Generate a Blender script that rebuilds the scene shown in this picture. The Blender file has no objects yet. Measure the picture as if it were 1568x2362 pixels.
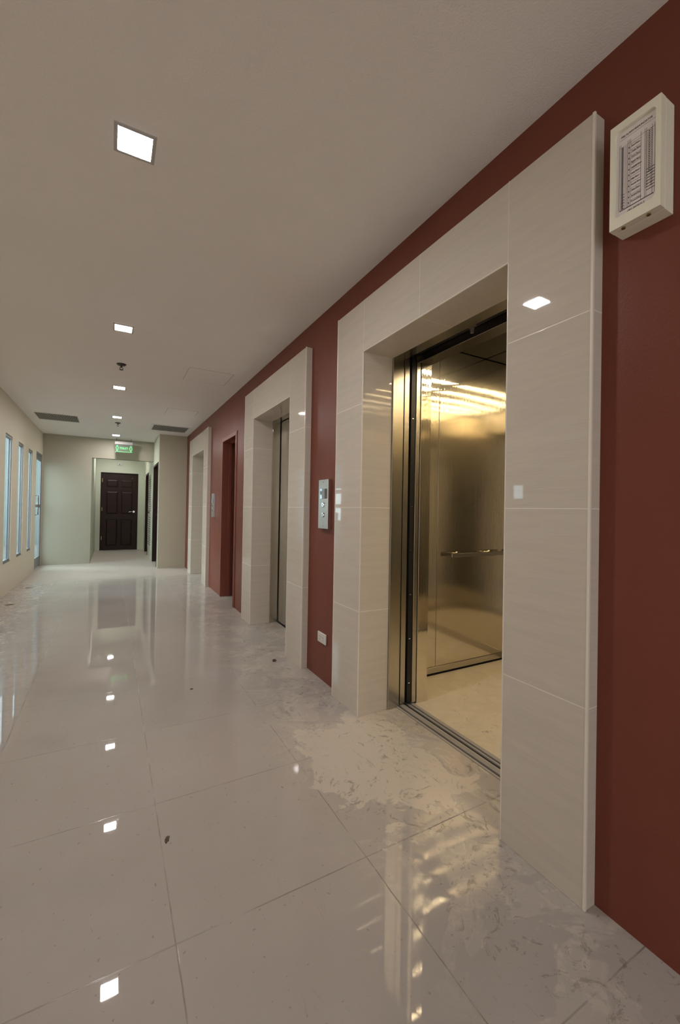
import bpy, bmesh, math, random
from mathutils import Vector, Matrix
S = bpy.context.scene
C = S.collection
# ------------------------------------------------------------------ camera, world, exposure
W, F, H, L = 1.303, 1.2535, 2.589, -1.186      # lift wall, lift surround face, ceiling, window wall
FPX, CX, CY = 962.3, 791.2, 1169.5
yaw, pitch, roll = .5076, .0075, .0174
fwd = Vector((math.sin(yaw)*math.cos(pitch), math.cos(yaw)*math.cos(pitch), math.sin(pitch)))
rt = Vector((math.cos(yaw), -math.sin(yaw), 0)); up = rt.cross(fwd)
r2 = rt*math.cos(roll) + up*math.sin(roll); u2 = up*math.cos(roll) - rt*math.sin(roll)
cd = bpy.data.cameras.new('camera'); cam = bpy.data.objects.new('camera', cd); C.objects.link(cam)
cam.matrix_world = Matrix(((r2.x, u2.x, -fwd.x, 0), (r2.y, u2.y, -fwd.y, 0), (r2.z, u2.z, -fwd.z, 1.183), (0, 0, 0, 1)))
cd.sensor_fit = 'VERTICAL'; cd.sensor_height = 36; cd.lens = FPX*36/2362
cd.shift_x = -(CX-784)/2362; cd.shift_y = (CY-1181)/2362
cd.clip_start = .02; cd.clip_end = 100
S.camera = cam
S.view_settings.view_transform = 'Standard'; S.view_settings.look = 'None'
S.view_settings.exposure = .26; S.view_settings.gamma = 1
SKY = 5.5; LAMP = 255; CARLAMP = 40
al = bpy.data.lights.new('rear_fill', 'AREA'); al.shape = 'RECTANGLE'; al.size = 2.2; al.size_y = 2.1; al.energy = 21; al.color = (.93, .96, 1)
ao = bpy.data.objects.new('rear_fill', al); C.objects.link(ao); ao.location = (.06, -2.96, 1.3); ao.rotation_euler = (math.radians(90), 0, 0)   # added unseen fill light behind the camera
wd = bpy.data.worlds.new('daylight'); S.world = wd; wd.use_nodes = True
nt = wd.node_tree; bg = nt.nodes['Background']
bg.inputs[0].default_value = (.80, .91, .96, 1); bg.inputs[1].default_value = SKY

sl = bpy.data.lights.new('low_sun', 'SUN'); sl.energy = 3.4; sl.angle = math.radians(24); sl.color = (.94, .97, 1)
so = bpy.data.objects.new('low_sun', sl); C.objects.link(so); so.rotation_euler = Vector((1, -.42, -.42)).to_track_quat('-Z', 'Y').to_euler()

# ------------------------------------------------------------------ materials
def mat(name, col, rough=.5, metal=0, spec=.5, coat=0, emit=None, es=0, trans=0, ior=1.45, aniso=0):
    m = bpy.data.materials.new(name); m.use_nodes = True
    b = m.node_tree.nodes['Principled BSDF']; i = b.inputs
    i['Base Color'].default_value = (*col, 1); i['Roughness'].default_value = rough; i['Metallic'].default_value = metal
    i['Specular IOR Level'].default_value = spec; i['Coat Weight'].default_value = coat; i['Coat Roughness'].default_value = .03
    i['Transmission Weight'].default_value = trans; i['IOR'].default_value = ior; i['Anisotropic'].default_value = aniso
    if emit: i['Emission Color'].default_value = (*emit, 1); i['Emission Strength'].default_value = es
    return m
class G:
    """small helper for node graphs on one material"""
    def __init__(s, m): s.m = m; s.t = m.node_tree; s.n = s.t.nodes; s.b = s.n['Principled BSDF']; s.co = s.n.new('ShaderNodeTexCoord').outputs['Object']
    def link(s, a, b): s.t.links.new(a, b)
    def put(s, sock, v):
        if hasattr(v, 'is_output'): s.link(v, sock)
        elif v is not None: sock.default_value = v
    def math(s, op, a, b=None, c=None, clamp=False):
        n = s.n.new('ShaderNodeMath'); n.operation = op; n.use_clamp = clamp
        for k, v in enumerate((a, b, c)):
            if v is not None: s.put(n.inputs[k], v)
        return n.outputs[0]
    def map(s, scale, loc=(0, 0, 0), co=None):
        n = s.n.new('ShaderNodeMapping'); s.link(co or s.co, n.inputs[0]); n.inputs['Scale'].default_value = scale; n.inputs['Location'].default_value = loc
        return n.outputs[0]
    def noise(s, scale, detail=3, rough=.5, co=None, dist=0):
        n = s.n.new('ShaderNodeTexNoise'); s.link(co or s.co, n.inputs['Vector']); n.inputs['Scale'].default_value = scale
        n.inputs['Detail'].default_value = detail; n.inputs['Roughness'].default_value = rough; n.inputs['Distortion'].default_value = dist
        return n.outputs['Fac']
    def ss(s, v, a, b):                        # smooth step
        n = s.n.new('ShaderNodeMapRange'); n.interpolation_type = 'SMOOTHSTEP'; s.link(v, n.inputs[0])
        n.inputs[1].default_value = a; n.inputs[2].default_value = b; return n.outputs[0]
    def mix(s, f, a, b):
        n = s.n.new('ShaderNodeMix'); n.data_type = 'RGBA'; s.put(n.inputs[0], f)
        for k, v in ((6, a), (7, b)):
            if isinstance(v, tuple): v = (*v, 1)
            s.put(n.inputs[k], v)
        return n.outputs[2]
    def xyz(s):
        n = s.n.new('ShaderNodeSeparateXYZ'); s.link(s.co, n.inputs[0]); return n.outputs
    def bump(s, h, dist, strength=1):
        n = s.n.new('ShaderNodeBump'); n.inputs['Strength'].default_value = strength; n.inputs['Distance'].default_value = dist
        s.link(h, n.inputs['Height']); s.link(n.outputs[0], s.b.inputs['Normal']); return n
    def col(s, v): s.put(s.b.inputs['Base Color'], v)
    def rough(s, v): s.put(s.b.inputs['Roughness'], v)

def wall_paint(name, a, b, rough, bs=.0006, scale=180, patch=1.6, spec=.5):
    m = mat(name, a, rough, spec=spec); g = G(m)
    g.col(g.mix(g.ss(g.noise(patch, 4), .35, .7), a, b))
    g.rough(g.math('MULTIPLY_ADD', g.noise(2.5, 3), .12, rough-.06))
    g.bump(g.math('ADD', g.noise(scale, 2), g.math('MULTIPLY', g.noise(4, 2), 1.2)), bs)
    return m
M_ceil = wall_paint('ceiling_paint', (.89, .86, .825), (.88, .85, .81), .8, .0012, 160)
M_red = wall_paint('red_paint', (.205, .062, .041), (.19, .057, .038), .36, .0006, 120, spec=.2)
M_redtrim = wall_paint('red_trim_paint', (.235, .07, .047), (.22, .066, .044), .35, .0003, 60)
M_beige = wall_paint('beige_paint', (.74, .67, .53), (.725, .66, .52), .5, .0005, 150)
M_beige_end_shade = wall_paint('beige_end_shaded', (.50, .455, .35), (.485, .445, .345), .5, .0005, 150)  # same beige as the left wall, the block's dimmer light put into the colour
M_beige_back_shade = wall_paint('beige_back_shaded', (.41, .385, .30), (.40, .375, .295), .5, .0005, 150)  # same beige, darkened further for the lower light on the back wall
M_green = wall_paint('pale_green_paint', (.60, .64, .51), (.58, .625, .5), .5, .0005, 150)
M_conc = wall_paint('dark_concrete', (.05, .05, .05), (.035, .035, .035), .9, .002, 30)
M_baffle = wall_paint('grey_render', (.24, .26, .28), (.21, .23, .25), .9, .002, 40)
M_screen = wall_paint('pale_grey_green_render', (.19, .235, .235), (.17, .21, .215), .9, .002, 20)
M_ground = wall_paint('asphalt', (.16, .16, .16), (.12, .12, .12), .95, .003, 60)
M_steel = mat('brushed_steel', (.56, .53, .47), .26, 1)
g = G(M_steel); g.rough(g.math('MULTIPLY_ADD', g.noise(1, 3, co=g.map((4, 4, 220))), .05, .23))
M_steel_dark = mat('dark_steel', (.30, .28, .25), .28, 1)
M_black = mat('black_metal', (.014, .013, .012), .4)
M_alu = mat('sill_aluminium', (.36, .335, .31), .5, .0, spec=.3)
g = G(M_alu); g.rough(g.math('MULTIPLY_ADD', g.noise(60, 3), .2, .25))
M_winalu = mat('window_aluminium', (.30, .31, .33), .4, .7)
M_glass = mat('glass', (.9, .97, .98), .02)
g = G(M_glass); tr = g.n.new('ShaderNodeBsdfTransparent'); tr.inputs[0].default_value = (.86, .93, .93, 1)
gl = g.n.new('ShaderNodeBsdfAnisotropic'); gl.inputs['Roughness'].default_value = .02; fr_ = g.n.new('ShaderNodeFresnel'); fr_.inputs[0].default_value = 1.45
mx = g.n.new('ShaderNodeMixShader'); ge = g.n.new('ShaderNodeNewGeometry'); g.link(g.math('MULTIPLY', fr_.outputs[0], g.math('SUBTRACT', 1, ge.outputs['Backfacing'])), mx.inputs[0]); g.link(tr.outputs[0], mx.inputs[1]); g.link(gl.outputs[0], mx.inputs[2]); g.link(mx.outputs[0], g.n['Material Output'].inputs['Surface'])
M_trim = mat('cream_trim', (.80, .745, .66), .22)
M_white = mat('white_plastic', (.68, .66, .62), .35)
M_bezel = mat('bezel_grey', (.50, .49, .47), .45)
M_grey = mat('grey_plastic', (.30, .29, .28), .5)
M_chrome = mat('chrome', (.75, .75, .74), .12, 1)
M_brass = mat('brass', (.35, .28, .12), .35, 1)
M_bronze = mat('dark_bronze', (.10, .085, .07), .35, .8)
M_disp = mat('display_glass', (.01, .011, .016), .06, coat=1)
M_glint = mat('display_glint', (.45, .5, .58), .12, .6)
M_slot = mat('socket_slot', (.03, .028, .026), .6)
M_vent = mat('vent_enamel', (.45, .44, .39), .5)
M_ventdark = mat('duct_dark', (.03, .03, .025), .9)
M_lamp = mat('led_diffuser', (.9, .9, .9), .5, emit=(1, .95, .93), es=LAMP)
M_carlamp = mat('warm_tube_diffuser', (.9, .85, .7), .5, emit=(1, .80, .50), es=CARLAMP)
M_sign = mat('green_led_lettering', (.1, .6, .2), .4, emit=(.18, 1, .28), es=.75)
M_acr = mat('clear_acrylic', (.86, .95, .88), .08, trans=.92, ior=1.2)
M_enam = wall_paint('cream_enamel', (.90, .88, .73), (.88, .86, .71), .45, .0002, 90)
M_paper = mat('printed_sheet', (.86, .80, .79), .3, coat=.4)
M_ink = mat('black_ink', (.03, .028, .032), .6)
M_greyink = mat('grey_ink', (.17, .155, .15), .6)
M_louv = mat('white_enamel', (.56, .58, .49), .4)
M_chip = mat('dirt_chip', (.08, .06, .045), .9)
M_plaster = mat('plaster_crumb', (.5, .46, .4), .9)

M_wood = mat('dark_stained_wood', (.022, .011, .009), .32, spec=.3)
g = G(M_wood); n_ = g.noise(1, 5, .6, co=g.map((60, 60, 3)))
g.col(g.mix(n_, (.016, .007, .006), (.034, .016, .012))); g.rough(g.math('MULTIPLY_ADD', n_, .15, .36)); g.bump(n_, .0003)
M_redwood = mat('red_brown_door', (.09, .022, .014), .4)
g = G(M_redwood); n_ = g.noise(1, 4, .6, co=g.map((40, 40, 3))); g.col(g.mix(n_, (.07, .016, .011), (.10, .028, .018)))

def porcelain(name, vertical=False):
    """cream striated tile; joints every 0.6 m of height, grain runs level"""
    m = mat(name, (.44, .39, .33), .1, spec=.5); g = G(m); X, Y, Z = g.xyz()
    grain = g.noise(1, 4, .65, co=g.map((9, 9, 260)), dist=.3)
    broad = g.noise(1, 3, .5, co=g.map((2.5, 2.5, 34)))
    v = g.math('MULTIPLY_ADD', broad, .45, g.math('MULTIPLY', grain, .55))
    col = g.mix(g.ss(v, .36, .64), (.60, .545, .475), (.645, .59, .515))
    zf = g.math('FRACT', g.math('DIVIDE', Z, .6)); d = g.math('MINIMUM', zf, g.math('SUBTRACT', 1, zf))
    j = g.math('SUBTRACT', 1, g.ss(d, .0012, .0034))
    if vertical:
        ya = g.math('ABSOLUTE', Y)
        j = g.math('MULTIPLY', g.math('SUBTRACT', 1, g.ss(ya, .0008, .002)), .8)
    col = g.mix(g.math('MULTIPLY', j, .7), col, (.92, .87, .80))
    g.col(col); g.rough(g.math('ADD', g.math('MULTIPLY_ADD', grain, .03, .015), g.math('MULTIPLY', j, .3)))
    g.bump(g.math('SUBTRACT', g.math('MULTIPLY', grain, .0), j), .00022, .6)
    return m
M_tile = porcelain('cream_porcelain'); M_tileh = porcelain('cream_porcelain_header', True)

def floor_mat():
    m = mat('polished_floor_tile', (.4, .35, .3), .05, spec=.5); g = G(m); X, Y, Z = g.xyz()
    T = .608
    def line(v, off, w, soft):
        f = g.math('FRACT', g.math('DIVIDE', g.math('SUBTRACT', v, off-20*T), T)); d = g.math('MULTIPLY', g.math('MINIMUM', f, g.math('SUBTRACT', 1, f)), T)
        return g.math('SUBTRACT', 1, g.ss(d, w, w+soft))
    # joints, slightly broken up by a coarse noise
    wob = g.math('MULTIPLY_ADD', g.noise(9, 3), .004, -.002)
    J = g.math('MAXIMUM', line(g.math('ADD', X, wob), .176, .0008, .0018), line(g.math('ADD', Y, wob), 1.204, .0008, .0018))
    dirty = g.ss(g.noise(5, 4, .6), .35, .6)
    base = g.mix(g.ss(g.noise(1.4, 5, .55), .3, .7), (.395, .36, .33), (.43, .39, .36))
    wall = g.ss(X, .60, 1.05); left = g.math('MULTIPLY', g.ss(g.math('MULTIPLY', X, -1), .25, .85), g.ss(Y, 1.8, 4.2)); far = g.ss(Y, 6.6, 8.4)
    zone = g.math('MAXIMUM', wall, left)
    # dried cement film in front of the open lift, with a ragged edge
    dx = g.math('MULTIPLY', g.math('SUBTRACT', X, 1.10), 2.1); dy = g.math('MULTIPLY', g.math('SUBTRACT', Y, 1.66), 1.5)
    rr = g.math('SQRT', g.math('ADD', g.math('MULTIPLY', dx, dx), g.math('MULTIPLY', dy, dy)))
    rr = g.math('ADD', rr, g.math('MULTIPLY_ADD', g.noise(3.4, 6, .6, dist=.9), 1.9, -.95))
    haze = g.math('SUBTRACT', 1, g.ss(rr, .60, .66))
    patch = g.ss(g.noise(2.6, 7, .62, dist=1.3), .485, .515)
    thin = g.ss(g.noise(9, 6, .7, dist=2.5), .50, .60)
    film = g.math('MAXIMUM', haze, g.math('MULTIPLY', zone, g.math('MULTIPLY', patch, g.math('MULTIPLY_ADD', thin, .5, .35))))
    film = g.math('MAXIMUM', film, g.math('MULTIPLY', far, g.math('MULTIPLY_ADD', thin, .2, .8)))
    col = g.mix(g.math('MULTIPLY', film, .8), base, (.56, .505, .43))
    # trowelled edge of the film: a paler crust
    crust = g.math('MULTIPLY', g.math('SUBTRACT', 1, g.ss(g.math('ABSOLUTE', g.math('SUBTRACT', rr, .60)), .0, .05)), .35)
    col = g.mix(crust, col, (.55, .50, .44))
    # dark scuffs and boot marks on the film and in the trodden bands
    busy = g.math('MAXIMUM', haze, g.math('MULTIPLY', zone, .75))
    sc = g.ss(g.noise(11, 9, .76, dist=2.4), .55, .60); gate = g.ss(g.noise(3.1, 3, .5), .44, .52)
    scuff = g.math('MULTIPLY', g.math('MULTIPLY', sc, gate), busy)
    arc = g.ss(g.noise(1, 6, .75, co=g.map((42, 8, 1)), dist=1.1), .575, .64)
    arc = g.math('MULTIPLY', arc, g.math('MULTIPLY', g.ss(g.noise(2.7, 2), .53, .60), g.math('MAXIMUM', busy, .12)))
    scuff = g.math('MAXIMUM', scuff, arc)
    lf_ = g.math('MULTIPLY', g.math('MULTIPLY', left, .8), g.ss(g.noise(1, 6, .7, co=g.map((9, 16, 1)), dist=1.0), .50, .60))
    scuff = g.math('MAXIMUM', scuff, g.math('MULTIPLY', lf_, .45))
    scuff = g.math('MULTIPLY', scuff, g.math('SUBTRACT', 1, g.math('MULTIPLY', far, .6)))
    col = g.mix(g.math('MULTIPLY', scuff, .7), col, (.16, .14, .11))
    col = g.mix(g.math('MULTIPLY', g.ss(g.noise(60, 2, .5), .70, .73), .5), col, (.2, .17, .14))
    jf = g.math('MULTIPLY', J, g.math('MULTIPLY_ADD', dirty, .6, .12)); jf = g.math('MULTIPLY', jf, g.math('SUBTRACT', 1, g.math('MULTIPLY', film, .75)))
    col = g.mix(jf, col, (.13, .105, .08))
    g.col(col)
    r = g.math('ADD', g.math('MULTIPLY_ADD', film, .15, .018), g.math('MULTIPLY', g.math('MAXIMUM', scuff, J), .3))
    g.rough(g.math('MAXIMUM', g.math('MAXIMUM', r, g.math('MULTIPLY', far, .42)), g.math('MULTIPLY', g.math('MULTIPLY', left, left), g.math('MULTIPLY_ADD', thin, .12, .22))))
    g.bump(g.math('MULTIPLY', J, -1), .0006, .5)
    return m
M_floor = floor_mat()
M_carfloor = mat('dusty_car_floor', (.5, .43, .33), .4); g = G(M_carfloor)
n1 = g.noise(7, 6, .65, dist=.8); n2 = g.noise(22, 5, .7, dist=1.6)
g.col(g.mix(g.math('MULTIPLY', g.ss(n2, .58, .72), g.ss(g.noise(3, 2), .4, .6)), g.mix(g.ss(n1, .35, .65), (.60, .53, .41), (.67, .59, .46)), (.25, .21, .16)))
g.rough(g.math('MULTIPLY_ADD', n1, .3, .35))

def carwall(name, lo=.10):
    m = mat(name, (.76, .71, .61), .12, 1); g = G(m)
    low = g.noise(1, 1, .3, co=g.map((1.2, 1.2, 1.0))); fine = g.noise(1, 3, .6, co=g.map((2.5, 2.5, 300)))
    smudge = g.ss(g.noise(14, 4, .6), .62, .75)
    g.rough(g.math('ADD', g.math('MULTIPLY_ADD', fine, .02, lo-.085), g.math('MULTIPLY', smudge, .04)))
    brush = g.noise(1, 2, .5, co=g.map((260, 260, 1.2)))
    bn = g.bump(g.math('ADD', low, g.math('MULTIPLY', brush, .013)), .016, 1)
    b2 = g.n.new('ShaderNodeBsdfAnisotropic'); b2.inputs['Color'].default_value = (.72, .67, .56, 1); b2.inputs['Roughness'].default_value = .30
    g.link(bn.outputs[0], b2.inputs['Normal'])
    mx = g.n.new('ShaderNodeMixShader'); mx.inputs[0].default_value = .15; g.link(g.b.outputs[0], mx.inputs[1]); g.link(b2.outputs[0], mx.inputs[2])
    g.link(mx.outputs[0], g.n['Material Output'].inputs['Surface'])
    return m
M_carwall = carwall('polished_car_steel')
M_carceil = mat('car_ceiling_laminate', (.06, .052, .038), .35, .6)

# ------------------------------------------------------------------ builders
def link(name, bm, m, parent=None, smooth=False):
    me = bpy.data.meshes.new(name)
    if parent is not None:
        o0 = Vector((0, 0, 0)); p = parent
        while p is not None: o0 += p.location; p = p.parent
        bmesh.ops.translate(bm, verts=bm.verts, vec=-o0)
    bmesh.ops.recalc_face_normals(bm, faces=bm.faces)
    bm.to_mesh(me); bm.free(); me.materials.append(m)
    if smooth:
        for p in me.polygons: p.use_smooth = True
        me.set_sharp_from_angle(angle=math.radians(35))
    o = bpy.data.objects.new(name, me); C.objects.link(o); o.parent = parent
    return o
def tag(o, label=None, cat=None, group=None, kind=None):
    if label: o['label'] = label
    if cat: o['category'] = cat
    if group: o['group'] = group
    if kind: o['kind'] = kind
    return o
def thing(name, loc, label, cat, group=None):
    o = bpy.data.objects.new(name, None); o.empty_display_size = .1; C.objects.link(o); o.location = loc
    return tag(o, label, cat, group)
def abox(bm, x0, x1, y0, y1, z0, z1):
    v = [bm.verts.new((x, y, z)) for x in (x0, x1) for y in (y0, y1) for z in (z0, z1)]
    fs = [bm.faces.new([v[i] for i in q]) for q in ((0, 1, 3, 2), (4, 6, 7, 5), (0, 4, 5, 1), (2, 3, 7, 6), (0, 2, 6, 4), (1, 5, 7, 3))]
    return v
def boxes(lst, bev=0, seg=1):
    bm = bmesh.new()
    for b in lst: abox(bm, *b)
    if bev: bmesh.ops.bevel(bm, geom=bm.edges[:], offset=bev, segments=seg, affect='EDGES', profile=.5)
    return bm
def cyl(bm, p, q, r, r1=None, n=24):
    p = Vector(p); q = Vector(q); d = q-p
    mtx = Matrix.Translation((p+q)/2) @ d.to_track_quat('Z', 'Y').to_matrix().to_4x4()
    bmesh.ops.create_cone(bm, cap_ends=True, segments=n, radius1=r, radius2=r if r1 is None else r1, depth=d.length, matrix=mtx)
def tube(bm, pts, r, n=14):
    """round bar through points, closed ends"""
    rings = []; P = [Vector(p) for p in pts]
    for i, p in enumerate(P):
        d = (P[min(i+1, len(P)-1)]-P[max(i-1, 0)]).normalized()
        a = d.orthogonal().normalized() if not rings else None
        if a is None: a = (pa-d*pa.dot(d)).normalized()
        pa = a; b = d.cross(a)
        rings.append([bm.verts.new(p+r*(math.cos(t)*a+math.sin(t)*b)) for t in [2*math.pi*k/n for k in range(n)]])
    for A, B in zip(rings, rings[1:]):
        for k in range(n): bm.faces.new((A[k], A[(k+1) % n], B[(k+1) % n], B[k]))
    bm.faces.new(rings[0][::-1]); bm.faces.new(rings[-1])
def structs(name, lst, m):
    for b_ in lst: struct(name, boxes([b_]), m)
def struct(name, bm, m, parent=None, label=None):
    o = link(name, bm, m, parent)
    if parent is None: o['kind'] = 'structure'
    if label: o['label'] = label
    return o
def text_bm(bm, s, size, origin, ax, ay, depth=.0004, align='CENTER', sx=1):
    """letters as real geometry: ax = reading direction, ay = up of the letters"""
    cu = bpy.data.curves.new('lettering', 'FONT'); cu.body = s; cu.size = size; cu.align_x = align; cu.align_y = 'CENTER'; cu.resolution_u = 3; cu.extrude = depth/2
    ob = bpy.data.objects.new('lettering', cu); C.objects.link(ob); bpy.context.view_layer.update()
    me = bpy.data.meshes.new_from_object(ob.evaluated_get(bpy.context.evaluated_depsgraph_get()))
    t = bmesh.new(); t.from_mesh(me)
    ax = Vector(ax); ay = Vector(ay); az = ax.cross(ay); o = Vector(origin)
    vm = [bm.verts.new(o+ax*v.co.x*sx+ay*v.co.y+az*v.co.z) for v in t.verts]
    t.verts.index_update()
    for f in t.faces:
        try: bm.faces.new([vm[v.index] for v in f.verts])
        except ValueError: pass
    t.free(); bpy.data.objects.remove(ob); bpy.data.curves.remove(cu); bpy.data.meshes.remove(me)

# ------------------------------------------------------------------ the setting
YB, XB, YF, YA = 8.76, .80, 10.0, 12.8          # side block, its corridor face, back wall, alcove end
TH = .22
PORT = [(.733, 1.043, 2.045, 2.362), (2.859, 3.172, 4.165, 4.481), (6.462, 6.766, 7.806, 8.108)]   # outer, inner, inner, outer
DR = (4.995, 5.688, 2.085)                       # red service door opening
struct('floor', boxes([(-1.45, 1.46, -3.2, 13.0, -.1, 0), (1.46, 1.60, -3.2, PORT[0][1]-.02, -.1, 0), (1.46, 1.60, PORT[0][2]+.02, 8.9, -.1, 0), (1.46, 1.525, PORT[0][1]-.02, PORT[0][2]+.02, -.1, 0)]), M_floor)
struct('ceiling', boxes([(-1.45, 1.62, -3.2, 13.0, H, H+.12)]), M_ceil)
ys = -3.0; R = []
for (a, b, c, d) in PORT[:1]: R += [(W, W+TH, ys, a, 0, H)]; R += [(W, W+TH, a, d, 2.4, H)]; ys = d
a, b, c, d = PORT[1]; R += [(W, W+TH, ys, a, 0, H), (W, W+TH, a, d, 2.4, H), (W, W+TH, d, DR[0], 0, H), (W, W+TH, DR[0], DR[1], DR[2], H)]
a, b, c, d = PORT[2]; R += [(W, W+TH, DR[1], a, 0, H), (W, W+TH, a, d, 2.39, H), (W, W+TH, d, YB, 0, H)]
structs('wall_right', R, M_red)
# window wall with three slot windows, a glazed door, one more slot window out of frame
WIN = [(6.725, 7.155), (7.585, 7.998), (8.435, 8.828)]
WX = [(2.84, 3.03)] + WIN
WZ = (.415, 2.10); WV = (1.30, 1.51); GD = (9.225, 9.965, 2.155)
q = []; y = -3.0
for (a, b) in WX:
    z0, z1 = WV if a < 4 else WZ
    q += [(L-.05, L, y, a, 0, H), (L-.05, L, a, b, 0, z0), (L-.05, L, a, b, z1, H)]; y = b
q += [(L-.05, L, y, GD[0], 0, H), (L-.05, L, GD[0], GD[1], GD[2], H), (L-.05, L, GD[1], YF+.12, 0, H)]
struct('wall_left', boxes(q), M_beige)
struct('wall_front', boxes([(-1.4, 1.6, -3.12, -3.0, 0, H)]), M_beige)
HB = 2.172
struct('wall_back', boxes([(L, -.36, YF, YF+.12, 0, H), (-.36, XB, YF, YF+.12, HB, H)]), M_beige_back_shade)
D2 = (8.915, 9.93, 2.07); D3 = (11.29, 12.22, 2.03); LV = (10.34, 11.17, .0, 1.93)
q = [(XB, W+TH, YB, YB+.1, 0, H)]
y = YB+.1
for (a, b, z) in ((D2[0], D2[1], D2[2]), (LV[0], LV[1], LV[3]), (D3[0], D3[1], D3[2])):
    q += [(XB, XB+.16, y, a, 0, H), (XB, XB+.16, a, b, z, H)]; y = b
q += [(XB, XB+.16, y, YA+.1, 0, H)]
struct('wall_corner_block', boxes(q[:1]), M_beige_end_shade)
struct('wall_alcove_right', boxes(q[1:]), M_green)
struct('wall_alcove_left', boxes([(-.48, -.36, YF+.12, YA, 0, H)]), M_green)
D1 = (-.25, .645, 2.083)
struct('wall_alcove_back', boxes([(-.48, D1[0], YA, YA+.15, 0, H), (D1[1], XB, YA, YA+.15, 0, H), (D1[0], D1[1], YA, YA+.15, D1[2], H)]), M_green)
# outdoors behind the windows: yard and an added wall, its gaps shaped to break up the sky
struct('ground_outside', boxes([(-14, -1.46, -4, 22, -.3, -.12)]), M_ground)
q = [(-4.15, -4, -3, 11.6, -.12, 1.1), (-4.15, -4, 11.6, 12.3, -.12, .3), (-4.15, -4, 12.3, 15.5, -.12, 1.1)]
for z0, z1 in ((1.25, 1.38), (1.73, 1.86), (2.23, 2.35)): q.append((-4.1, -4.05, -3, 15.5, z0, z1))
for i in range(10): q.append((-4.13, -4.02, -3+i*1.95, -2.9+i*1.95, 1.1, 2.35))
struct('wall_outside_baffle', boxes(q), M_baffle)

q = []; x = -10.0  # added screen wall, dims the panes; slots leave bright slivers of sky
for (xa, xb) in ((-7.6, -5.4), (-3.17, -3.05), (-2.77, -2.70), (-2.43, -2.39)):
    q += [(x, xa, 17, 17.3, -.12, 5), (xa, xb, 17, 17.3, -.12, .7), (xa, xb, 17, 17.3, 2.2, 5)]; x = xb
q += [(x, -1.5, 17, 17.3, -.12, 5)]
struct('wall_outside_screen', boxes(q), M_screen)
# windows
WFULL = WZ
for k, (a, b) in enumerate(WX):
    WZ = WV if a < 4 else WFULL
    x0, x1 = L-.048, L-.012
    fr = struct('window_%d' % (k+1), boxes([(x0, x1, a, a+.018, *WZ), (x0, x1, b-.018, b, *WZ), (x0, x1, a+.018, b-.018, WZ[0], WZ[0]+.035), (x0, x1, a+.018, b-.018, WZ[1]-.035, WZ[1])], .002), M_winalu)
    struct('pane', boxes([(x0+.016, x0+.021, a+.018, b-.018, WZ[0]+.035, WZ[1]-.035)]), M_glass, fr)
    struct('sash', boxes([(x0+.004, x0+.014, b-.036, b-.019, WZ[0]+.037, WZ[1]-.037)], .001), M_winalu, fr)
    struct('window_sill', boxes([(L-.06, L-.001, a+.001, b-.001, WZ[0]-.001, WZ[0]+.006)]), M_winalu, fr)
# glazed aluminium door beside the last window
a, b, zt = GD; x0, x1 = L-.038, L-.010
gd = struct('door_1', boxes([(x0-.003, x1+.007, a, a+.035, 0, zt), (x0-.003, x1+.007, b-.035, b, 0, zt), (x0-.003, x1+.007, a+.035, b-.035, zt-.04, zt)], .002), M_winalu)
ef = boxes([(x0, x1, a+.04, a+.075, .01, zt-.045), (x0, x1, b-.075, b-.04, .01, zt-.045), (x0, x1, a+.075, b-.075, .01, .20), (x0, x1, a+.075, b-.075, zt-.13, zt-.045), (x0, x1, a+.075, b-.075, 1.14, 1.19)], .002)
leaf = struct('door_leaf', ef, M_winalu, gd)
struct('pane', boxes([(x0+.012, x0+.017, a+.075, b-.075, .2, 1.14), (x0+.012, x0+.017, a+.075, b-.075, 1.19, zt-.13)]), M_glass, leaf)
bm = bmesh.new(); tube(bm, [(x1+.0, a+.075, 1.0), (x1+.04, a+.075, 1.0), (x1+.04, a+.075, 1.35), (x1, a+.075, 1.35)], .009); struct('door_handle', bm, M_chrome, leaf)

# six panel doors --------------------------------------------------
def panel_leaf(bm, put, w, h, t=.04):
    """put(u, v, d) -> world point; u across, v up, d out of the face"""
    def bx(u0, u1, v0, v1, d0, d1, bev=0):
        pts = [put(u, v, d) for u in (u0, u1) for v in (v0, v1) for d in (d0, d1)]
        v = [bm.verts.new(p) for p in pts]
        for q in ((0, 1, 3, 2), (4, 6, 7, 5), (0, 4, 5, 1), (2, 3, 7, 6), (0, 2, 6, 4), (1, 5, 7, 3)): bm.faces.new([v[i] for i in q])
    st = .13*w; mid = .10*w; rows = [(.105, .375), (.475, .80), (.845, .93)]
    rows = [(a*h, b*h) for a, b in ((.055, .40), (.475, .77), (.825, .925))]
    cols = [(st, (w-mid)/2), ((w+mid)/2, w-st)]
    bx(0, w, 0, h, -t, -.012)
    for c0, c1 in ((0, st), ((w-mid)/2, (w+mid)/2), (w-st, w)): bx(c0, c1, 0, h, -.012, 0)
    zz = [0]+[z for r in rows for z in r]+[h]
    for i in range(0, len(zz), 2):
        for c0, c1 in cols: bx(c0, c1, zz[i], zz[i+1], -.012, 0)
    for (r0, r1) in rows:                          # raised field with sloping sides
        for (c0, c1) in cols:
            o = [(c0, r0), (c1, r0), (c1, r1), (c0, r1)]; k = .03
            i = [(c0+k, r0+k), (c1-k, r0+k), (c1-k, r1-k), (c0+k, r1-k)]
            A = [bm.verts.new(put(u, v, -.0118)) for u, v in o]; B = [bm.verts.new(put(u, v, -.001)) for u, v in i]
            for n in range(4): bm.faces.new((A[n], A[(n+1) % 4], B[(n+1) % 4], B[n]))
            bm.faces.new(B)
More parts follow.
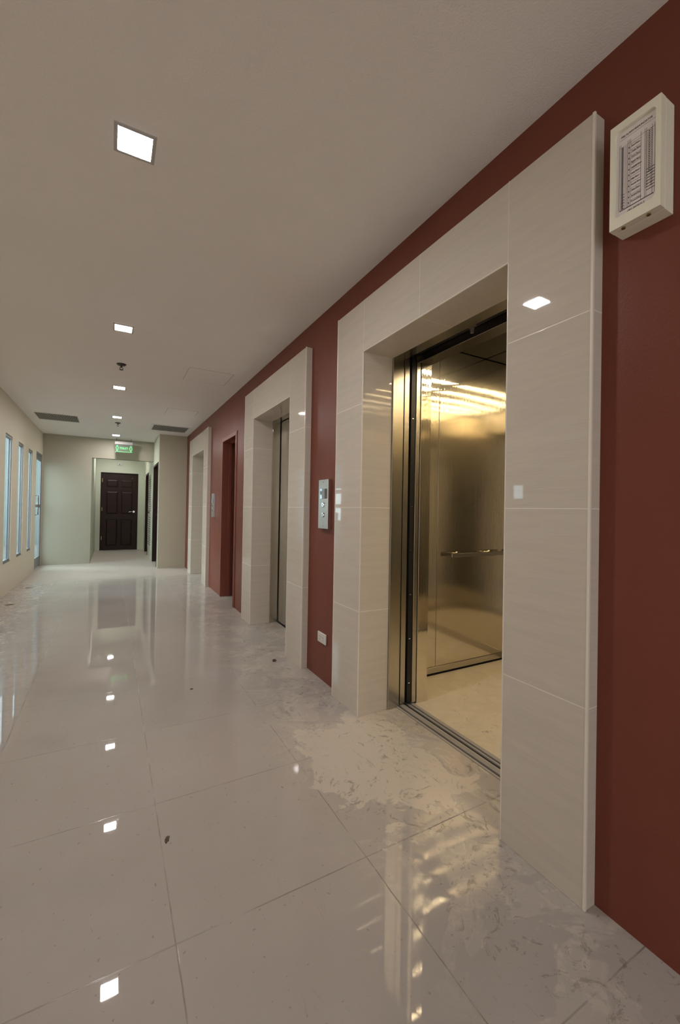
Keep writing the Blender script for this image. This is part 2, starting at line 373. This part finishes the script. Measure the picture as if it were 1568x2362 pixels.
def lever(parent, put, sgn):
    bm = bmesh.new(); cyl(bm, put(0, 0, 0), put(0, 0, .012), .027); cyl(bm, put(0, 0, .01), put(0, 0, .05), .011)
    tube(bm, [put(0, 0, .05), put(sgn*.03, 0, .054), (put(sgn*.08, -.004, .052)), put(sgn*.125, -.012, .048)], .0095)
    return link('door_handle', bm, M_chrome, parent, True)
# alcove door
w = D1[1]-D1[0]-.06
d1 = struct('door_2', boxes([(D1[0]-.0, D1[0]+.03, YA-.006, YA+.12, 0, D1[2]), (D1[1]-.03, D1[1], YA-.006, YA+.12, 0, D1[2]), (D1[0]+.03, D1[1]-.03, YA-.006, YA+.12, D1[2]-.03, D1[2])], .003), M_wood)
bm = bmesh.new(); put = lambda u, v, d: Vector((D1[0]+.03+u, YA+.01-d, .008+v)); panel_leaf(bm, put, w, D1[2]-.042)
lf = struct('door_leaf', bm, M_wood, d1)
lever(lf, lambda u, v, d: Vector((D1[1]-.10+u, YA+.01-d, 1.04+v)), -1)
for z in (.28, 1.05, 1.82):
    bm = bmesh.new(); abox(bm, D1[0]+.027, D1[0]+.05, YA+.002, YA+.0095, z, z+.1); cyl(bm, (D1[0]+.03, YA+.0, z), (D1[0]+.03, YA+.0, z+.1), .006); link('hinge', bm, M_brass, lf)
link('door_number_plate', boxes([(D1[1]-.165, D1[1]-.125, YA+.003, YA+.0098, 1.945, 1.955)]), M_greyink, lf)
# side block doors (recessed in dark frames)
def side_door(name, a, b, zt, fs=.045):
    x0 = XB-.008
    d = struct(name, boxes([(x0, XB+.16, a, a+fs, 0, zt), (x0, XB+.16, b-fs, b, 0, zt), (x0, XB+.16, a+fs, b-fs, zt-fs, zt)], .003), M_wood)
    bm = bmesh.new(); w = b-a-2*fs; panel_leaf(bm, lambda u, v, dd: Vector((XB+.10-dd, a+fs+u, .012+v)), w, zt-fs-.016)
    l = struct('door_leaf', bm, M_wood, d)
    p = lambda u, v, dd: Vector((XB+.10-dd, b-fs-.07+u, 1.02+v))
    lever(l, p, -1)
    link('handle_plate', boxes([(XB+.095, XB+.10+.0, b-fs-.095, b-fs-.045, .9, 1.12)], .001), M_bronze, l).location.x -= .004
    return d
side_door('door_3', *D2)
side_door('door_4', *D3)
# louvred cupboard door between them
a, b, z0, z1 = LV
lv = struct('door_5', boxes([(XB-.012, XB+.02, a, a+.04, .2, z1), (XB-.012, XB+.02, b-.04, b, .2, z1), (XB-.012, XB+.02, a, b, z1-.0, z1+.0001), (XB, XB+.16, a, b, 0, .2)], 0), M_green)
m2 = (a+b)/2
q = [(XB-.012, XB+.008, a+.042, a+.09, .21, z1-.01), (XB-.012, XB+.008, b-.09, b-.042, .21, z1-.01), (XB-.012, XB+.008, m2-.03, m2+.03, .21, z1-.01), (XB+.004, XB+.01, a+.09, b-.09, .21, z1-.01)]
for z in (.21, 1.0, z1-.06): q += [(XB-.0115, XB+.0075, a+.09, b-.09, z, z+.05)]
lf = struct('door_leaf', boxes(q), M_louv, lv)
q = []
for c0, c1 in ((a+.10, m2-.04), (m2+.04, b-.10)):
    z = .30
    while z < z1-.1:
        if not (.97 < z < 1.06): q.append((XB-.006, XB-.0005, c0, c1, z, z+.018))
        z += .052
link('louvre_slots', boxes(q), M_slot, lf)
bm = bmesh.new(); cyl(bm, (XB-.012, m2+.0, 1.05), (XB-.05, m2, 1.05), .022, .014); link('knob', bm, M_bronze, lf, True)

# red service door: red casing, deep jamb, leaf swung inwards
a, b, zt = DR; k = .028
d6 = struct('door_6', boxes([(W-.008, W, a-k, a, 0, zt+k), (W-.008, W, b, b+k, 0, zt+k), (W-.008, W, a, b, zt, zt+k)], .002), M_redtrim)
struct('door_frame', boxes([(W-.012, W+.075, a, a+.022, 0, zt), (W-.012, W+.075, b-.022, b, 0, zt), (W-.012, W+.075, a+.022, b-.022, zt-.022, zt),
    (W+.075, W+.115, a, a+.034, 0, zt), (W+.075, W+.115, b-.034, b, 0, zt), (W+.075, W+.115, a+.034, b-.034, zt-.034, zt),
    (W+.115, W+TH, a, a+.02, 0, zt), (W+.115, W+TH, b-.02, b, 0, zt), (W+.115, W+TH, a+.02, b-.02, zt-.02, zt)], .002), M_redtrim, d6)
bm = bmesh.new(); panel_leaf(bm, lambda u, v, dd: Vector((W+.13+u, b-.062-dd, .01+v)), .62, zt-.035)
lf = struct('door_leaf', bm, M_redwood, d6)
bm = bmesh.new(); cyl(bm, (W+.19, b-.06, 1.0), (W+.19, b-.1, 1.0), .012); cyl(bm, (W+.19, b-.10, 1.0), (W+.19, b-.125, 1.0), .026, .022); link('knob', bm, M_bronze, lf, True)
struct('wall_lightstop_outer', boxes([(1.6, 1.7, YB+.1, 13.1, 0, H)]), M_conc)  # unseen wall added to stop sky light leaking past the side doors
struct('wall_lightstop_rear', boxes([(-.6, 1.6, 13.0, 13.1, 0, H)]), M_conc)  # unseen wall added to stop sky light under the alcove door
struct('wall_service_room', boxes([(W+TH, 2.6, a-.5, a-.4, 0, H), (W+TH, 2.6, b+.4, b+.5, 0, H), (2.6, 2.7, a-.5, b+.5, 0, H), (W+TH, 2.6, a-.5, b+.5, H, H+.05), (1.6, 2.6, a-.5, b+.5, -.05, 0)]), M_conc)
# room behind side doors and alcove stays closed by their leaves

# ------------------------------------------------------------------ lift surrounds, landing doors
ORD = ['around the open lift, nearest and largest of the three', 'around the closed steel lift doors, middle of the three', 'against the beige corner wall, farthest of the three']
def surround(k):
    a, b, c, d = PORT[k]; X1 = 1.46; zi = 2.098; zo = 2.399
    t = thing('elevator_surround', (F, (a+d)/2, 0), 'glossy cream tiled portal '+ORD[k], 'lift surround', 'tiled lift surrounds')
    for (p, q) in ((a, b), (c, d)):
        link('pier', boxes([(F, X1, p, q, 0, zo)], .0015), M_tile, t)
    # header as two tiles so the centre joint sits where the tile edge is
    hd = link('header', boxes([(F, X1, b, c, zi, zo)], .0015), M_tileh, t)
    e = .007
    for jy in (b, c): link('joint_line', boxes([(F-.0006, F+.004, jy-.0012, jy+.0012, zi, zo)]), M_trim, t)
    for bx_ in ((F-.0015, F+e, a-.0015, a+e, 0, zo+.0015), (F-.0015, F+e, d-e, d+.0015, 0, zo+.0015), (F-.0015, F+.005, b-.004, b+.0015, 0, zi), (F-.0015, F+.005, c-.0015, c+.004, 0, zi), (F-.0015, F+.005, b, c, zi-.0015, zi+.004)):
        link('edge_trim', boxes([bx_], .001), M_trim, t)
    return t
def entrance(k, opened):
    a, b, c, d = PORT[k]; zi = 2.105
    lab = ['open stainless lift entrance beside the lit car', 'closed stainless lift doors in the middle tiled portal', 'closed stainless lift doors set back in the farthest tiled portal'][k]
    t = thing('elevator_entrance', (1.5, (b+c)/2, 0), lab, 'lift doors', 'stainless lift entrances')
    for s, y in ((1, c), (-1, b)):
        y0, y1 = sorted((y-s*.010, y+s*.06))
        link('jamb', boxes([(1.4605, 1.541, y0, y1, 0.001, zi)], .002), M_steel, t)
    link('head_jamb', boxes([(1.4605, 1.537, b+.011, c-.011, zi-.006, zi+.07)], .002), M_steel, t)
    if opened:
        for s, y in ((1, c), (-1, b)):
            y0, y1 = sorted((y-s*.006, y+s*.32))
            p = link('door_panel', boxes([(1.548, 1.588, y0, y1, .012, 2.2)], .003), M_steel, t)
            y0, y1 = sorted((y-s*.007, y-s*.0062)); 
            link('door_seam', boxes([(1.5455, 1.5475, *sorted((y-s*.008, y+s*.1)), .012, 2.2)]), M_black, t)
        link('door_track', boxes([(1.545, 1.60, b-.3, c+.3, 2.205, 2.30), (1.547, 1.554, b-.3, c+.3, 2.16, 2.2)], .002), M_black, t)
        bm = boxes([(1.556, 1.584, 1.50, 1.545, 2.115, 2.155)], .003); cyl(bm, (1.57, 1.52, 2.115), (1.57, 1.52, 2.085), .012, .008); link('track_bracket', bm, M_greyink, t)
        # sill with running groove
        z = .004
        link('sill', boxes([(1.525, 1.538, b-.02, c+.02, -.04, z), (1.552, 1.585, b-.02, c+.02, -.04, z), (1.560, 1.564, b, c, z, z+.0015), (1.57, 1.574, b, c, z, z+.0015)]), M_alu, t)
        link('sill_groove', boxes([(1.5382, 1.5518, b-.02, c+.02, -.03, -.004)]), M_black, t)
    else:
        m = (b+c)/2
        for y0, y1 in ((b-.05, m-.001), (m+.001, c+.05)):
            link('door_panel', boxes([(1.548, 1.588, y0, y1, .012, zi+.08)], .002), M_steel, t)
        link('sill', boxes([(1.541, 1.6, b-.02, c+.02, .0005, .004)]), M_black, t)
    return t
for k in range(3): surround(k)
entrance(0, True); entrance(1, False); entrance(2, False)
for k in (0,):
    a, b, c, d = PORT[k]
    structs('wall_lift_shaft', [(1.53, 3.1, .2, .3, -.5, 2.95), (1.53, 3.1, 2.72, 2.82, -.5, 2.95), (3.0, 3.1, .3, 2.72, -.5, 2.95), (1.53, 3.0, .3, 2.72, 2.85, 2.95), (1.53, 3.0, .3, 2.72, -.5, -.42),
        (1.53, 1.542, .3, b-.09, -.42, 2.85), (1.53, 1.542, c+.09, 2.72, -.42, 2.85), (1.53, 1.54, b-.07, c+.07, 2.2, 2.85)], M_conc)
# blank backs to the two closed shafts
for k in (1, 2):
    a, b, c, d = PORT[k]; struct('wall_closed_shaft', boxes([(1.66, 1.70, a, d, 0, H)]), M_conc)

# ------------------------------------------------------------------ the open lift car
b, c = PORT[0][1], PORT[0][2]; y0, y1 = .772, 2.318; x0, x1 = 1.66, 2.81; HZ = 2.385
car = thing('elevator_car', (2.2, 1.545, 0), 'open lift car with mirror-like steel walls, handrail and dusty floor', 'lift car')
link('car_floor', boxes([(1.652, x1, y0, y1, -.05, .0)]), M_carfloor, car)
cs = link('car_sill', boxes([(1.606, 1.618, b-.03, c+.03, -.04, .003), (1.630, 1.652, b-.03, c+.03, -.04, .003), (1.607, 1.651, b-.03, c+.03, -.06, -.041)]), M_alu, car)
for gx0, gx1 in ((1.5870, 1.6055), (1.6182, 1.6298)): link('sill_groove', boxes([(gx0, gx1, b-.02, c+.02, -.03, -.004)]), M_black, car)
# side wall: three sheets with fine open seams, the plinth set back under them
for s, y in ((1, y1), (-1, y0)):
    for (p, q) in ((1.752, 2.075), (2.079, 2.80)):
        ya, yb = sorted((y, y+s*.012)); link('side_panel', boxes([(p, q, ya, yb, .062, HZ)], .0008), M_carwall, car)
    ya, yb = sorted((y+s*.004, y+s*.014)); link('panel_seam', boxes([(2.074, 2.08, ya, yb, .06, HZ)]), M_steel_dark, car)
    ya, yb = sorted((y-s*.004, y+s*.01)); link('skirting', boxes([(1.752, 2.805, ya, yb, .016, .060)], .0015), M_steel, car)
    ya, yb = sorted((y+s*.012, y+s*.03)); link('shadow_gap', boxes([(1.752, 2.805, ya, yb, 0, HZ)]), M_black, car)
link('back_panel', boxes([(x1, x1+.012, y0, y1, .062, HZ)], .0008), M_carwall, car)
link('back_skirting', boxes([(x1-.004, x1+.012, y0, y1, .0, .06)], .0015), M_steel, car)
link('corner_trim', boxes([(x1-.008, x1, y1-.008, y1, .06, HZ)], .0005), M_trim, car)
for s, y, e in ((1, c, y1), (-1, b, y0)):
    ya, yb = sorted((y-s*.018, e+s*.02)); link('front_return', boxes([(1.668, 1.75, ya, yb, 0, HZ)], .002), M_carwall, car)
    ya, yb = sorted((y-s*.016, e+s*.02)); link('return_seam', boxes([(1.6625, 1.6675, ya, yb, 0, 2.2)]), M_black, car)
    ya, yb = sorted((y-s*.017, y+s*.3)); link('car_door', boxes([(1.632, 1.662, ya, yb, .01, 2.15)], .002), M_steel, car)
    ya, yb = sorted((y-s*.012, y+s*.05)); bmg = boxes([(1.598, 1.6305, ya, yb, .01, 2.15)])
    lc = link('light_curtain', bmg, M_black, car)
    for z in [.13+.27*i for i in range(7)]: link('screw', boxes([(1.606, 1.618, *sorted((y-s*.0125, y-s*.0118)), z, z+.006)]), M_chrome, lc)
link('transom', boxes([(1.655, 1.75, b-.1, c+.1, 2.107, HZ)], .002), M_steel_dark, car)
link('door_operator', boxes([(1.602, 1.65, b-.2, c+.2, 2.152, 2.40)], .003), M_black, car)
# ceiling: dark laminate panels, grooves, rows of small warm diffusers
cp = []
for (p, q) in ((1.66, 2.536), (2.552, x1)):
    cp.append((p, q, y0, y1-.01, HZ, HZ+.02))
link('ceiling_panel', boxes(cp, .001), M_carceil, car)
link('ceiling_backing', boxes([(1.66, x1+.01, y0-.01, y1+.01, HZ+.021, HZ+.05)]), M_black, car)
for yy in (1.73, 1.50, 1.27, 1.06, .88):
    f = link('light_frame', boxes([(1.80, 2.79, yy-.016, yy+.016, HZ-.006, HZ-.0005)], .001), M_steel_dark, car)
    for i in range(6):
        xx = 1.81+i*.162
        link('diffuser', boxes([(xx, xx+.145, yy-.009, yy+.009, HZ-.009, HZ-.0062)]), M_carlamp, f)
bm = bmesh.new(); hy, hz = y1-.062, .868; abox(bm, 2.16, 2.785, hy-.006, hy+.006, hz-.016, hz+.016)
bmesh.ops.bevel(bm, geom=bm.edges[:], offset=.005, segments=3, affect='EDGES')
hr = link('handrail', bm, M_steel, car, True)
for xx in (2.28, 2.62):
    bm = bmesh.new(); cyl(bm, (xx, hy+.004, hz), (xx, y1-.001, hz), .008); cyl(bm, (xx, y1-.008, hz), (xx, y1-.0005, hz), .02); link('rail_bracket', bm, M_steel, hr, True)

# ------------------------------------------------------------------ call panels
def call_panel(y, label):
    t = thing('call_panel', (W, y, 1.22), label, 'call panel', 'lift call panels')
    h = .1685; w = .073
    link('face_plate', boxes([(W-.030, W-.0005, y-w, y+w, 1.222-h, 1.222+h)], .002, 2), M_steel_light, t)
    dz = 1.293
    dp = link('display', boxes([(W-.0315, W-.0295, y+.012, y+.047, dz-.034, dz+.034), (W-.0315, W-.0295, y-.058, y-.02, dz-.034, dz+.034)], .0006), M_disp, t)
    bm = bmesh.new(); cyl(bm, (W-.026, y-.004, dz-.036), (W-.026, y-.004, dz+.034), .014, n=28)  # added pale cylinder stands in for the reflection in the display
    link('display_glint', bm, M_glint, dp, True)
    for bz in (1.218, 1.148):
        bm = bmesh.new(); cyl(bm, (W-.0302, y-.004, bz), (W-.036, y-.004, bz), .0175, .0155, 28); bt = link('call_button', bm, M_chrome, t, True)
        s = 1 if bz > 1.2 else -1
        bm = bmesh.new(); v = [bm.verts.new((W-.0363, y-.004+dy, bz+s*dz_)) for dy, dz_ in ((-.005, -.004), (.005, -.004), (0, .006))]; bm.faces.new(v)
        link('arrow', bmesh_extrude(bm), M_greyink, bt)
    for bz in (1.372, 1.072):
        bm = bmesh.new(); cyl(bm, (W-.0302, y-.004, bz), (W-.031, y-.004, bz), .0035, n=12); link('screw', bm, M_greyink, t)
    return t
def bmesh_extrude(bm):
    r = bmesh.ops.extrude_face_region(bm, geom=bm.faces[:]); bmesh.ops.translate(bm, verts=[v for v in r['geom'] if isinstance(v, bmesh.types.BMVert)], vec=(.0006, 0, 0)); return bm
M_steel_light = mat('satin_plate', (.62, .62, .60), .3, 1)
g = G(M_steel_light); g.rough(g.math('MULTIPLY_ADD', g.noise(1, 2, co=g.map((200, 200, 2))), .1, .24))
call_panel(2.574, 'steel lift call panel on red wall between open and closed lifts')
call_panel(6.152, 'small steel lift call panel between the red door and farthest portal')

# socket
t = thing('power_outlet', (W, 2.60, .29), 'white double power socket low on the red wall', 'power socket')
link('cover_plate', boxes([(W-.011, W-.0005, 2.537, 2.665, .257, .329)], .005, 3), M_white, t)
for yy in (2.577, 2.625):
    s = link('socket', boxes([(W-.0125, W-.0105, yy-.017, yy+.017, .270, .316)], .0008), M_white, t)
    link('pin_slots', boxes([(W-.0129, W-.0124, yy-.009, yy-.006, .297, .306), (W-.0129, W-.0124, yy+.006, yy+.009, .297, .306), (W-.0129, W-.0124, yy-.002, yy+.002, .279, .285)]), M_slot, s)

# fire alarm annunciator
ya, yb, za, zb = .549, .676, 1.992, 2.287; XF = W-.07
t = thing('annunciator_box', (W, (ya+yb)/2, za), 'cream metal alarm annunciator box with printed zone chart', 'alarm panel')
link('back_box', boxes([(W-.045, W-.0005, ya, yb, za, zb)], .001), M_enam, t)
# front cover with a rounded window
wy0, wy1, wz0, wz1 = ya+.012, yb-.012, za+.030, zb-.022
def rr_pts(y0, y1, z0, z1, r, n=6):
    P = []
    for (cy, cz, a0) in ((y1-r, z1-r, 0), (y0+r, z1-r, 90), (y0+r, z0+r, 180), (y1-r, z0+r, 270)):
        for i in range(n+1):
            a = math.radians(a0+90*i/n); P.append((cy+r*math.cos(a), cz+r*math.sin(a)))
    return P
bm = bmesh.new(); inn = rr_pts(wy0, wy1, wz0, wz1, .012); N = len(inn); q = N//4
out = []
cor = [(yb, zb), (ya, zb), (ya, za), (yb, za)]
for i, (y, z) in enumerate(inn):
    k = i//q; f = (i % q)/(q-1)
    cy, cz = cor[k]
    out.append((cy, cz))
def ring(pts, x): return [bm.verts.new((x, y, z)) for y, z in pts]
Fi = ring(inn, XF); Bi = ring(inn, XF+.010); Co = [bm.verts.new((XF, y, z)) for y, z in cor]; Cb = [bm.verts.new((W-.047, y, z)) for y, z in cor]
for i in range(N):
    j = (i+1) % N; bm.faces.new((Fi[i], Fi[j], Bi[j], Bi[i]))
    k, kj = i//q, j//q
    if k == kj: bm.faces.new((Fi[i], Co[k], Fi[j]))
    else: bm.faces.new((Fi[i], Co[k], Co[kj], Fi[j]))
for k in range(4): bm.faces.new((Co[k], Cb[k], Cb[(k+1) % 4], Co[(k+1) % 4]))
cov = link('front_cover', bm, M_enam, t)
sh = link('zone_chart', boxes([(XF+.010, XF+.012, ya+.004, yb-.004, za+.01, zb-.006)]), M_paper, t)
xs = XF+.0096
bm = bmesh.new()
AX, AY = (0, -1, 0), (0, 0, 1)      # text reads towards the camera side of the wall
cy = (ya+yb)/2
text_bm(bm, 'FIRE ALARM ANNUNCIATOR', .0076, (xs, cy, wz1-.016), AX, AY, .0003, sx=.80)
text_bm(bm, '-MX-36MKN 2', .0072, (xs, cy, wz0+.009), AX, AY, .0003)
rows = 11; zt, zb2 = wz1-.058, wz0+.030
names = ['Roof', 'Tenth', 'Ninth', 'Eighth', 'Seventh', 'Sixth', 'Fifth', 'Fourth', 'Third', 'Second', 'Ground']
for i in range(rows):
    z = zt-(zt-zb2)*i/(rows-1)
    text_bm(bm, names[i]+' Floor', .0062, (xs, cy+.012, z), AX, AY, .0003, align='LEFT', sx=.75)
    abox(bm, xs-.0001, xs+.0003, cy+.0165, cy+.0195, z-.0015, z+.0015)
for i in range(8): abox(bm, xs-.0001, xs+.0003, wy0+.006, wy0+.026, wz0+.036+i*.008, wz0+.0375+i*.008)
for i in range(6): abox(bm, xs-.0001, xs+.0003, wy1-.022, wy1-.014, wz0+.022+i*.008, wz0+.0235+i*.008)
for i in range(24): abox(bm, xs-.0001, xs+.0003, wy0+.018, wy0+.0215, wz1-.050-i*.0048, wz1-.0475-i*.0048)
abox(bm, xs-.0001, xs+.0003, wy0+.008, wy1-.010, wz0+.0185, wz0+.0205)
link('lettering', bm, M_ink, sh)
bm = bmesh.new()
def ln(y0, y1, z0, z1): abox(bm, xs-.00005, xs+.0002, y0, y1, z0, z1)
ln(wy1-.019, wy1-.014, wz0+.022, wz1-.045)
for i in range(40): ln(wy1-.030, wy1-.021, wz0+.022+i*.0044, wz0+.0228+i*.0044)
for yy in (wy1-.009, wy1-.0125, wy1-.0305, wy1-.0345, wy1-.038, cy-.012, wy0+.026, wy0+.030, wy0+.012, wy0+.006): ln(yy, yy+.0007, wz0+.02, wz1-.036)
for i in range(22): ln(cy-.012, cy+.014, zb2+.0035+i*.0083, zb2+.0042+i*.0083) if zb2+i*.0083 < zt+.004 else None
for i in range(34): ln(wy0+.012, wy0+.017, wz1-.046-i*.0046, wz1-.0445-i*.0046); ln(wy0+.0225, wy0+.029, wz1-.046-i*.0046, wz1-.045-i*.0046)
ln(wy0+.006, wy1-.008, wz1-.024, wz1-.0235); ln(wy0+.006, wy1-.008, wz1-.045, wz1-.0445)
link('printed_table', bm, M_greyink, sh)
for yy in (ya+.032, yb-.032):
    bm = bmesh.new(); cyl(bm, (XF+.012, yy, za-.004), (XF+.012, yy, za+.001), .005, n=16); link('cover_screw', bm, M_brass, t, True)

# ------------------------------------------------------------------ ceiling fittings
LAB = {1.80: 'square recessed downlight nearest the camera, largest on the ceiling', 3.72: 'second nearest recessed square downlight, before the nearer sprinkler', 5.61: 'square recessed downlight just beyond the nearer sprinkler head',
       7.48: 'square recessed downlight just before the far sprinkler head', 9.40: 'farthest visible downlight, just above the green toilet sign',
       -2.0: 'recessed downlight by the corridor end behind the viewpoint', 11.9: 'recessed downlight in the alcove before the panelled door'}
def make_light():
    t = thing('downlight', (.055, 1.805, H), LAB[1.80], 'ceiling light', 'square downlights along the ceiling')
    x, y = .055, 1.805; w, e = .072, .058
    link('bezel', boxes([(x-w, x-e, y-w, y+w, H-.006, H-.0003), (x+e, x+w, y-w, y+w, H-.006, H-.0003), (x-e, x+e, y-w, y-e, H-.006, H-.0003), (x-e, x+e, y+e, y+w, H-.006, H-.0003)], .0012), M_bezel, t)
    link('diffuser', boxes([(x-e+.0005, x+e-.0005, y-e+.0005, y+e-.0005, H-.0045, H-.0005)]), M_lamp, t)
    return t
l0 = make_light()
def dup(root, loc, label):
    r = root.copy(); C.objects.link(r); r.location = loc; r['label'] = label
    for ch in root.children:
        cc = ch.copy(); C.objects.link(cc); cc.parent = r
        for g_ in ch.children: d_ = g_.copy(); C.objects.link(d_); d_.parent = cc
    return r
for y in (-2.0, 3.72, 5.61, 7.48, 9.40, 11.9): dup(l0, (.06, y, H), LAB[y])
def sprinkler(x, y, label):
    t = thing('sprinkler_head', (x, y, H), label, 'sprinkler', 'ceiling sprinkler heads')
    bm = bmesh.new(); cyl(bm, (x, y, H-.0005), (x, y, H-.012), .045, .034, 32); link('escutcheon', bm, M_bronze, t, True)
    bm = bmesh.new(); cyl(bm, (x, y, H-.011), (x, y, H-.035), .008)
    tube(bm, [(x-.008, y, H-.03), (x-.015, y, H-.042), (x-.003, y, H-.055)], .003, 8); tube(bm, [(x+.008, y, H-.03), (x+.015, y, H-.042), (x+.003, y, H-.055)], .003, 8); link('nozzle', bm, M_bronze, t, True)
    bm = bmesh.new(); cyl(bm, (x, y, H-.055), (x, y, H-.058), .018, n=24); link('deflector', bm, M_bronze, t, True)
    return t
sprinkler(.064, 4.676, 'dark bronze sprinkler head between the second and third downlights')
sprinkler(.076, 7.99, 'dark bronze sprinkler head between the two air grilles')
def vent(x0, x1, y0, y1, label):
    t = thing('air_vent', ((x0+x1)/2, (y0+y1)/2, H), label, 'air vent', 'ceiling air grilles')
    b_ = .03
    link('frame', boxes([(x0-b_, x0, y0-b_, y1+b_, H-.008, H-.0004), (x1, x1+b_, y0-b_, y1+b_, H-.008, H-.0004), (x0, x1, y0-b_, y0, H-.008, H-.0004), (x0, x1, y1, y1+b_, H-.008, H-.0004)], .001), M_ceil, t)
    link('duct_back', boxes([(x0, x1, y0, y1, H-.0015, H-.0004)]), M_ventdark, t)
    n = 26; q = []
    for i in range(n):
        x = x0+(i+.5)*(x1-x0)/n; q.append((x-.004, x+.004, y0, y1, H-.009, H-.002))
    link('slats', boxes(q), M_vent, t)
    return t
vent(-1.045, -.49, 7.76, 8.33, 'slatted grey air grille over the window side of the ceiling')
vent(.612, 1.182, 7.76, 8.31, 'slatted grey air grille over the beige corner block')
def hatch(x0, x1, y0, y1, label):
    t = thing('ceiling_hatch', ((x0+x1)/2, (y0+y1)/2, H), label, 'access hatch', 'ceiling access hatches')
    link('hatch_panel', boxes([(x0+.003, x1-.003, y0+.003, y1-.003, H-.0012, H-.0003)], .0004), M_ceil, t)
    link('gap', boxes([(x0, x0+.0025, y0, y1, H-.0007, H-.0002), (x1-.0025, x1, y0, y1, H-.0007, H-.0002), (x0, x1, y0, y0+.0025, H-.0007, H-.0002), (x0, x1, y1-.0025, y1, H-.0007, H-.0002)]), M_greyink, t)
hatch(.662, 1.107, 4.40, 4.86, 'flush square ceiling hatch nearer the camera, above the middle portal')
hatch(.678, 1.10, 6.37, 6.765, 'flush square ceiling hatch farther off, before the right air grille')

# toilet sign
sy = 9.80; sx0, sx1 = .045, .375
t = thing('toilet_sign', ((sx0+sx1)/2, sy, H), 'hanging acrylic toilet sign with glowing green lettering and figures', 'sign')
link('housing', boxes([(sx0, sx1, sy-.025, sy+.025, 2.462, 2.522)], .003), M_grey, t)
link('sign_panel', boxes([(sx0+.008, sx1-.004, sy-.004, sy+.004, 2.30, 2.462)], .001), M_acr, t)
bm = bmesh.new(); cyl(bm, (sx0+.03, sy, 2.521), (sx0+.03, sy, H), .004); link('hanger_rod', bm, M_bronze, t); bm = bmesh.new(); cyl(bm, (sx1-.03, sy, 2.521), (sx1-.03, sy, H), .004); link('hanger_rod', bm, M_bronze, t)
bm = bmesh.new(); cx = (sx0+sx1)/2; zz = 2.385
text_bm(bm, 'TOILET', .058, (cx, sy-.0052, zz), (1, 0, 0), (0, 0, 1), .0012, sx=.85)
def figure(cx, skirt):
    bm = bmesh.new()
    P = (lambda x, z: Vector((cx+x, sy-.0052, zz+z)))
    def stroke(a, b, r=.0035): tube(bm, [P(*a), P(*b)], r, 6)
    n = 10; pts = [P(.011*math.cos(2*math.pi*i/n), .045+.011*math.sin(2*math.pi*i/n)) for i in range(n+1)]
    tube(bm, pts, .003, 6)
    o = [(-.012, .03), (.012, .03), (.026, .0), (.016, -.004), (.022, -.025) if skirt else (.012, -.025), (.008, -.025), (.008, -.055), (-.008, -.055), (-.008, -.025), (-.022, -.025) if skirt else (-.012, -.025), (-.016, -.004), (-.026, .0), (-.012, .03)]
    for a, b in zip(o, o[1:]): stroke(a, b)
    link('figure_symbol', bm, M_sign, t)
figure(sx0+.045, False); figure(sx1-.035, True)
link('lettering', bm, M_sign, t)
link('lit_edge', boxes([(sx0+.02, sx1-.01, sy-.0055, sy-.0045, 2.312, 2.317)]), M_sign, t)

# small white emergency lamp above the alcove door
t = thing('emergency_lamp', (.185, YA, 2.29), 'small white fitting on the alcove wall above the panelled door', 'wall fitting')
link('body', boxes([(.13, .24, YA-.03, YA-.0005, 2.285, 2.35)], .006, 2), M_white, t)
bm = bmesh.new(); cyl(bm, (.185, YA-.03, 2.315), (.185, YA-.036, 2.315), .014); link('lens', bm, M_greyink, t, True)

# ------------------------------------------------------------------ bits on the floor
random.seed(4)
def lump(name, x, y, r, m, label, cat, flat=.4, stretch=1, rot=0):
    bm = bmesh.new(); bmesh.ops.create_icosphere(bm, subdivisions=3, radius=r)
    for v in bm.verts:
        k = 1+.35*math.sin(v.co.x*7/r+1.3*x*50)*math.cos(v.co.y*5/r+y*20); v.co = Vector((v.co.x*k*stretch, v.co.y*k, max(v.co.z*flat*k, -r*flat*.6)))
    z = min(v.co.z for v in bm.verts)
    bmesh.ops.rotate(bm, verts=bm.verts, matrix=Matrix.Rotation(rot, 3, 'Z'))
    bmesh.ops.translate(bm, verts=bm.verts, vec=(0, 0, -z+.0005))
    o = link(name, bm, m, smooth=True); o.location = (x, y, 0); return tag(o, label, cat, 'loose bits on the floor')
lump('dirt_chip', 1.13, 3.09, .014, M_chip, 'dark crumb on the floor before the middle tiled portal', 'debris', .7)
lump('dirt_chip', .196, 1.597, .007, M_chip, 'thin dark sliver lying beside a floor joint near the camera', 'debris', .25, 2.4, 1.25)
lump('dirt_chip', .48, 2.85, .006, M_chip, 'tiny dark crumb in mid floor, level with the middle portal', 'debris', .5, 1.5)
lump('wood_sliver', -1.02, 6.2, .02, M_chip, 'thin dark sliver on the floor under the nearest slot window', 'debris', .12, 2.2, .2)
lump('wood_sliver', -1.0, 7.35, .018, M_chip, 'thin dark sliver on the floor under the second slot window', 'debris', .12, 2.2, .1)
